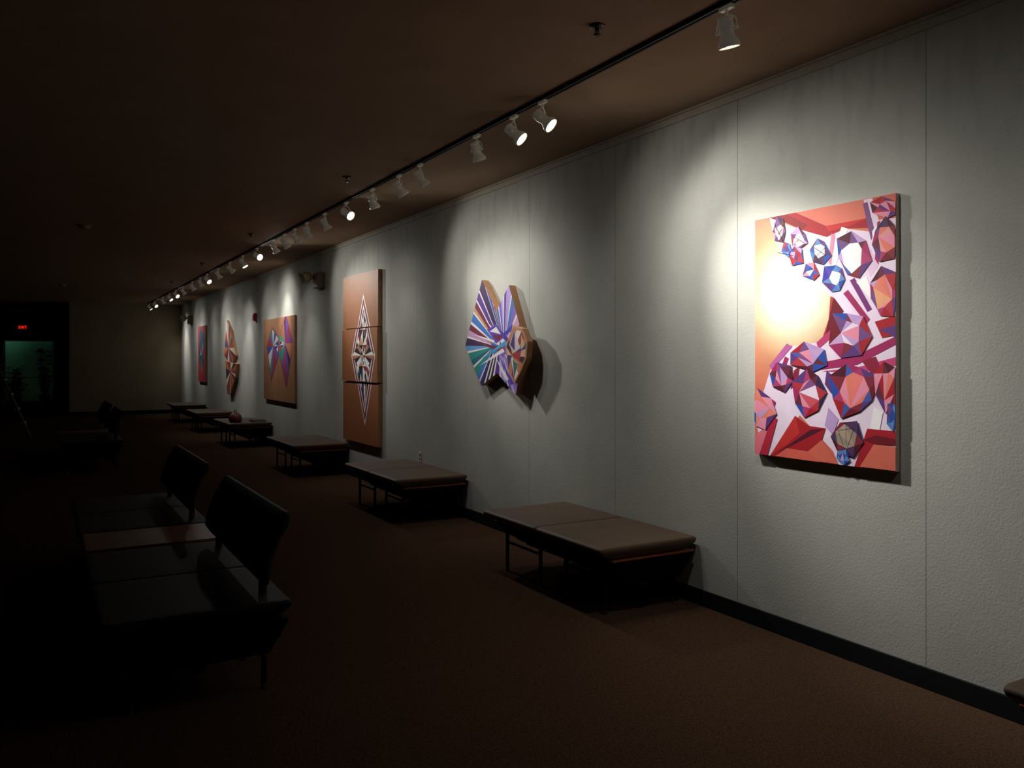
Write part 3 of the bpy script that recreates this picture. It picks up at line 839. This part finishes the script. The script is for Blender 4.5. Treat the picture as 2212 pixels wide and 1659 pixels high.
box("strobe_lens", (-0.075, -0.02, -0.05), (-0.054, 0.02, 0.05), M_white, fa, 0.006)
oy, oz = on_wall(908, 987, WALL_X)
ou = root("power_outlet", "white duplex power outlet low on gallery wall", "outlet", (WALL_X, oy, oz))
box("cover_plate", (-0.006, -0.036, -0.058), (0, 0.036, 0.058), M_white, ou, 0.002)
for zz in (-0.024, 0.024):
    s = box("socket", (-0.009, -0.017, zz-0.014), (-0.005, 0.017, zz+0.014), M_beige, ou, 0.003)
    bm = bmesh.new(); add_box(bm, (-0.0098, -0.008, zz-0.006), (-0.0088, -0.005, zz+0.006)); add_box(bm, (-0.0098, 0.005, zz-0.006), (-0.0088, 0.008, zz+0.006))
    obj_from_bm("socket_slot", bm, M_black, s)

sp = root("sprinkler", "small pendant fire sprinkler with round plate on ceiling", "sprinkler", (2.42, 3.41, CEIL), "ceiling sprinklers in a line")
lathe("escutcheon", [(0, 0), (0.042, 0), (0.04, -0.006), (0.025, -0.012), (0, -0.014)], M_brass, sp)
bm = bmesh.new(); add_tube(bm, (0, 0, -0.012), (0, 0, -0.028), 0.010)
add_tube(bm, (-0.010, 0, -0.025), (-0.012, 0, -0.046), 0.0025); add_tube(bm, (0.010, 0, -0.025), (0.012, 0, -0.046), 0.0025); add_tube(bm, (0, 0, -0.025), (0, 0, -0.046), 0.0025)
obj_from_bm("sprinkler_frame", bm, M_brass, sp)
lathe("deflector", [(0, -0.045), (0.018, -0.045), (0.02, -0.049), (0, -0.05)], M_brass, sp)
for y in (7.34, 11.3, 15.1, 18.9): dup(sp, loc=(2.43, y, CEIL))
sd = root("smoke_detector", "round white smoke detector on ceiling", "smoke detector", (0.48, 11.56, CEIL), "ceiling smoke detectors")
lathe("detector_base", [(0, 0), (0.085, 0), (0.085, -0.012), (0.07, -0.016), (0, -0.016)], M_beige, sd)
lathe("detector_cap", [(0.062, -0.014), (0.062, -0.038), (0.04, -0.052), (0, -0.054)], M_beige, sd)
dup(sd, loc=(0.44, 20.9, CEIL))

# ------------------------------------------------------------------ lighting track and heads
TX = 2.78
track = root("lighting_track", "long dark lighting track fixed along the ceiling", "track", (TX, 12.8, CEIL))
bm = bmesh.new()
add_box(bm, (-0.019, -14.8, -0.022), (-0.006, 13.9, 0)); add_box(bm, (0.006, -14.8, -0.022), (0.019, 13.9, 0)); add_box(bm, (-0.006, -14.8, -0.008), (0.006, 13.9, 0))
obj_from_bm("track_rail", bm, M_track, track)

def make_mesh(name, fn, mats, smooth=False):
    bm = bmesh.new(); fn(bm); bmesh.ops.recalc_face_normals(bm, faces=bm.faces)
    me = bpy.data.meshes.new(name); bm.to_mesh(me); bm.free(); me.materials.append(mats)
    if smooth:
        for p in me.polygons: p.use_smooth = True
    return me
def f_ad(bm):
    add_box(bm, (-0.015, -0.04, -0.042), (0.015, 0.04, -0.0222), 0.004); add_tube(bm, (0, 0, -0.042), (0, 0, -0.068), 0.007)
def f_yoke(bm):   # U bracket, pivot axis along local Y
    pts = []
    for i in range(13):
        a = math.pi*i/12
        pts.append(Vector((0, 0.056*math.cos(a), 0.02+0.05*math.sin(a))))
    pts = [Vector((0, 0.056, 0))]+pts+[Vector((0, -0.056, 0))]
    for a, b in zip(pts[:-1], pts[1:]): add_tube(bm, a, b, 0.0035, 0.0035, 6)
    add_tube(bm, (0, 0.036, 0), (0, 0.062, 0), 0.008); add_tube(bm, (0, -0.036, 0), (0, -0.062, 0), 0.008)
def f_house(bm):
    add_lathe(bm, [(0, 0.060), (0.031, 0.060), (0.036, 0.054), (0.036, 0.044), (0.033, 0.042), (0.033, 0.034), (0.036, 0.032), (0.035, 0.005), (0.030, -0.012), (0.034, -0.028), (0.048, -0.054), (0.051, -0.062), (0.051, -0.078), (0.047, -0.078), (0.042, -0.062), (0, -0.058)], 28)
def f_lens(bm): add_lathe(bm, [(0.0415, -0.063), (0.032, -0.069), (0.016, -0.072), (0, -0.073)], 24)
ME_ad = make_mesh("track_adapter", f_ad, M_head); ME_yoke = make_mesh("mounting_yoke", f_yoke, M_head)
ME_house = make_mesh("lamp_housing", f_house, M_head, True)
ME_on = make_mesh("lamp_lens_lit", f_lens, M_lens_on, True); ME_off = make_mesh("lamp_lens_unlit", f_lens, M_lens_off, True)

def head(y, tgt, energy=0, cone=70, wide=0.35):
    lit = energy > 0
    r = root("track_spotlight", "white adjustable track spotlight, lit, aimed at the wall" if lit else "white adjustable track spotlight, unlit, hanging from the track",
             "spotlight", (TX, y, CEIL), "track spotlights")
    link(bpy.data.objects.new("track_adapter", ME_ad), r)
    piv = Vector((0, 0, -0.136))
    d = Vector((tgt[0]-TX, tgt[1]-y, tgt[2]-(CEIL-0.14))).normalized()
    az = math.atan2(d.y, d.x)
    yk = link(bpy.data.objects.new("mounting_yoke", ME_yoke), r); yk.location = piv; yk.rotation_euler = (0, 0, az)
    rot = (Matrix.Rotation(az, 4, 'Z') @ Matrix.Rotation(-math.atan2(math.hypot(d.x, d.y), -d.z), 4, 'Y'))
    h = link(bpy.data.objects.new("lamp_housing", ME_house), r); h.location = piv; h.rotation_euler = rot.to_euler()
    link(bpy.data.objects.new("lamp_lens", ME_on if lit else ME_off), h)
    if lit:
        for (e, cn) in [(energy*(1-wide), cone), (energy*wide, min(150, cone+50))]:
            ld = bpy.data.lights.new("spot_beam", 'SPOT'); ld.energy = e; ld.spot_size = math.radians(cn); ld.spot_blend = 1.0
            ld.color = (1.0, 0.975, 0.92); ld.shadow_soft_size = 0.05
            lo = link(bpy.data.objects.new("spot_beam", ld), h); lo.location = (0, 0, -0.095)
    return r

W = WALL_X
head(1.0, (W, 1.2, 1.4), 22, 105)
head(2.88, (W-0.35, 3.0, 0.9), 34, 120)
head(4.51, (W, 3.26, 1.74), 350, 50, 0.2)
head(4.88, (W, 3.75, 1.8), 34, 84)
head(5.43, (W, 5.7, 0.9))
head(6.47, (W, 6.48, 1.75), 34, 84)
head(6.94, (W, 7.0, 1.8), 26, 76)
head(7.62, (W, 8.0, 1.0))
head(8.41, (W, 6.4, 1.85), 170, 52, 0.25)
head(9.16, (W, 9.15, 1.5), 20, 66)
head(9.88, (W, 10.2, 1.0))
head(10.42, (W, 10.45, 1.8), 34, 80)
head(10.92, (W, 11.05, 1.8), 18, 76)
head(11.47, (W, 11.2, 1.1))
head(12.5, (W, 10.15, 2.05), 170, 50, 0.25)
head(13.5, (W, 12.9, 1.3), 46, 54)
head(14.5, (W, 14.6, 2.3), 110, 52)
head(15.6, (W, 15.7, 1.6), 26, 74)
head(16.7, (W, 15.1, 1.7), 50, 54)
head(17.5, (W, 17.7, 1.6), 90, 50)
head(18.5, (W, 18.7, 1.7), 22, 66)
head(19.8, (W, 19.85, 1.8), 30, 66)
head(20.9, (W, 19.4, 1.9), 90, 50)
head(22.0, (W, 21.2, 1.7), 34, 54)
head(23.3, (W, 23.4, 1.9), 50, 60)
head(25.0, (W, 23.6, 1.9), 50, 54)
head(26.3, (W, 26.0, 1.8), 120, 54)

# outside lamps, above the door head and out of sight
def pt(name, loc, e, col, size=0.1):
    ld = bpy.data.lights.new(name, 'POINT'); ld.energy = e; ld.color = col; ld.shadow_soft_size = size
    o = bpy.data.objects.new(name, ld); o.location = loc; return link(o)
pt("courtyard_lamp_light", (-1.0, 37.4, 2.95), 9, (0.45, 1.0, 0.82), 0.05)
pt("courtyard_door_light", (-0.7, 34.75, 2.9), 7, (0.9, 1.0, 0.55), 0.05)

# ------------------------------------------------------------------ world, camera
w = bpy.data.worlds.new("night"); scene.world = w; w.use_nodes = True
w.node_tree.nodes["Background"].inputs[0].default_value = (0.01, 0.008, 0.007, 1)
w.node_tree.nodes["Background"].inputs[1].default_value = 0.02

cd = bpy.data.cameras.new("camera"); cam = bpy.data.objects.new("camera", cd); COL.objects.link(cam)
cam.location = (0, 0, CAM_H); cam.rotation_euler = (math.pi/2, 0, -YAW)
cd.sensor_width = 36; cd.lens = 1800/2212*36; cd.shift_y = -51.5/2212; cd.clip_end = 200
scene.camera = cam
scene.view_settings.view_transform = 'Standard'
scene.view_settings.look = 'None'
scene.view_settings.exposure = 0.0
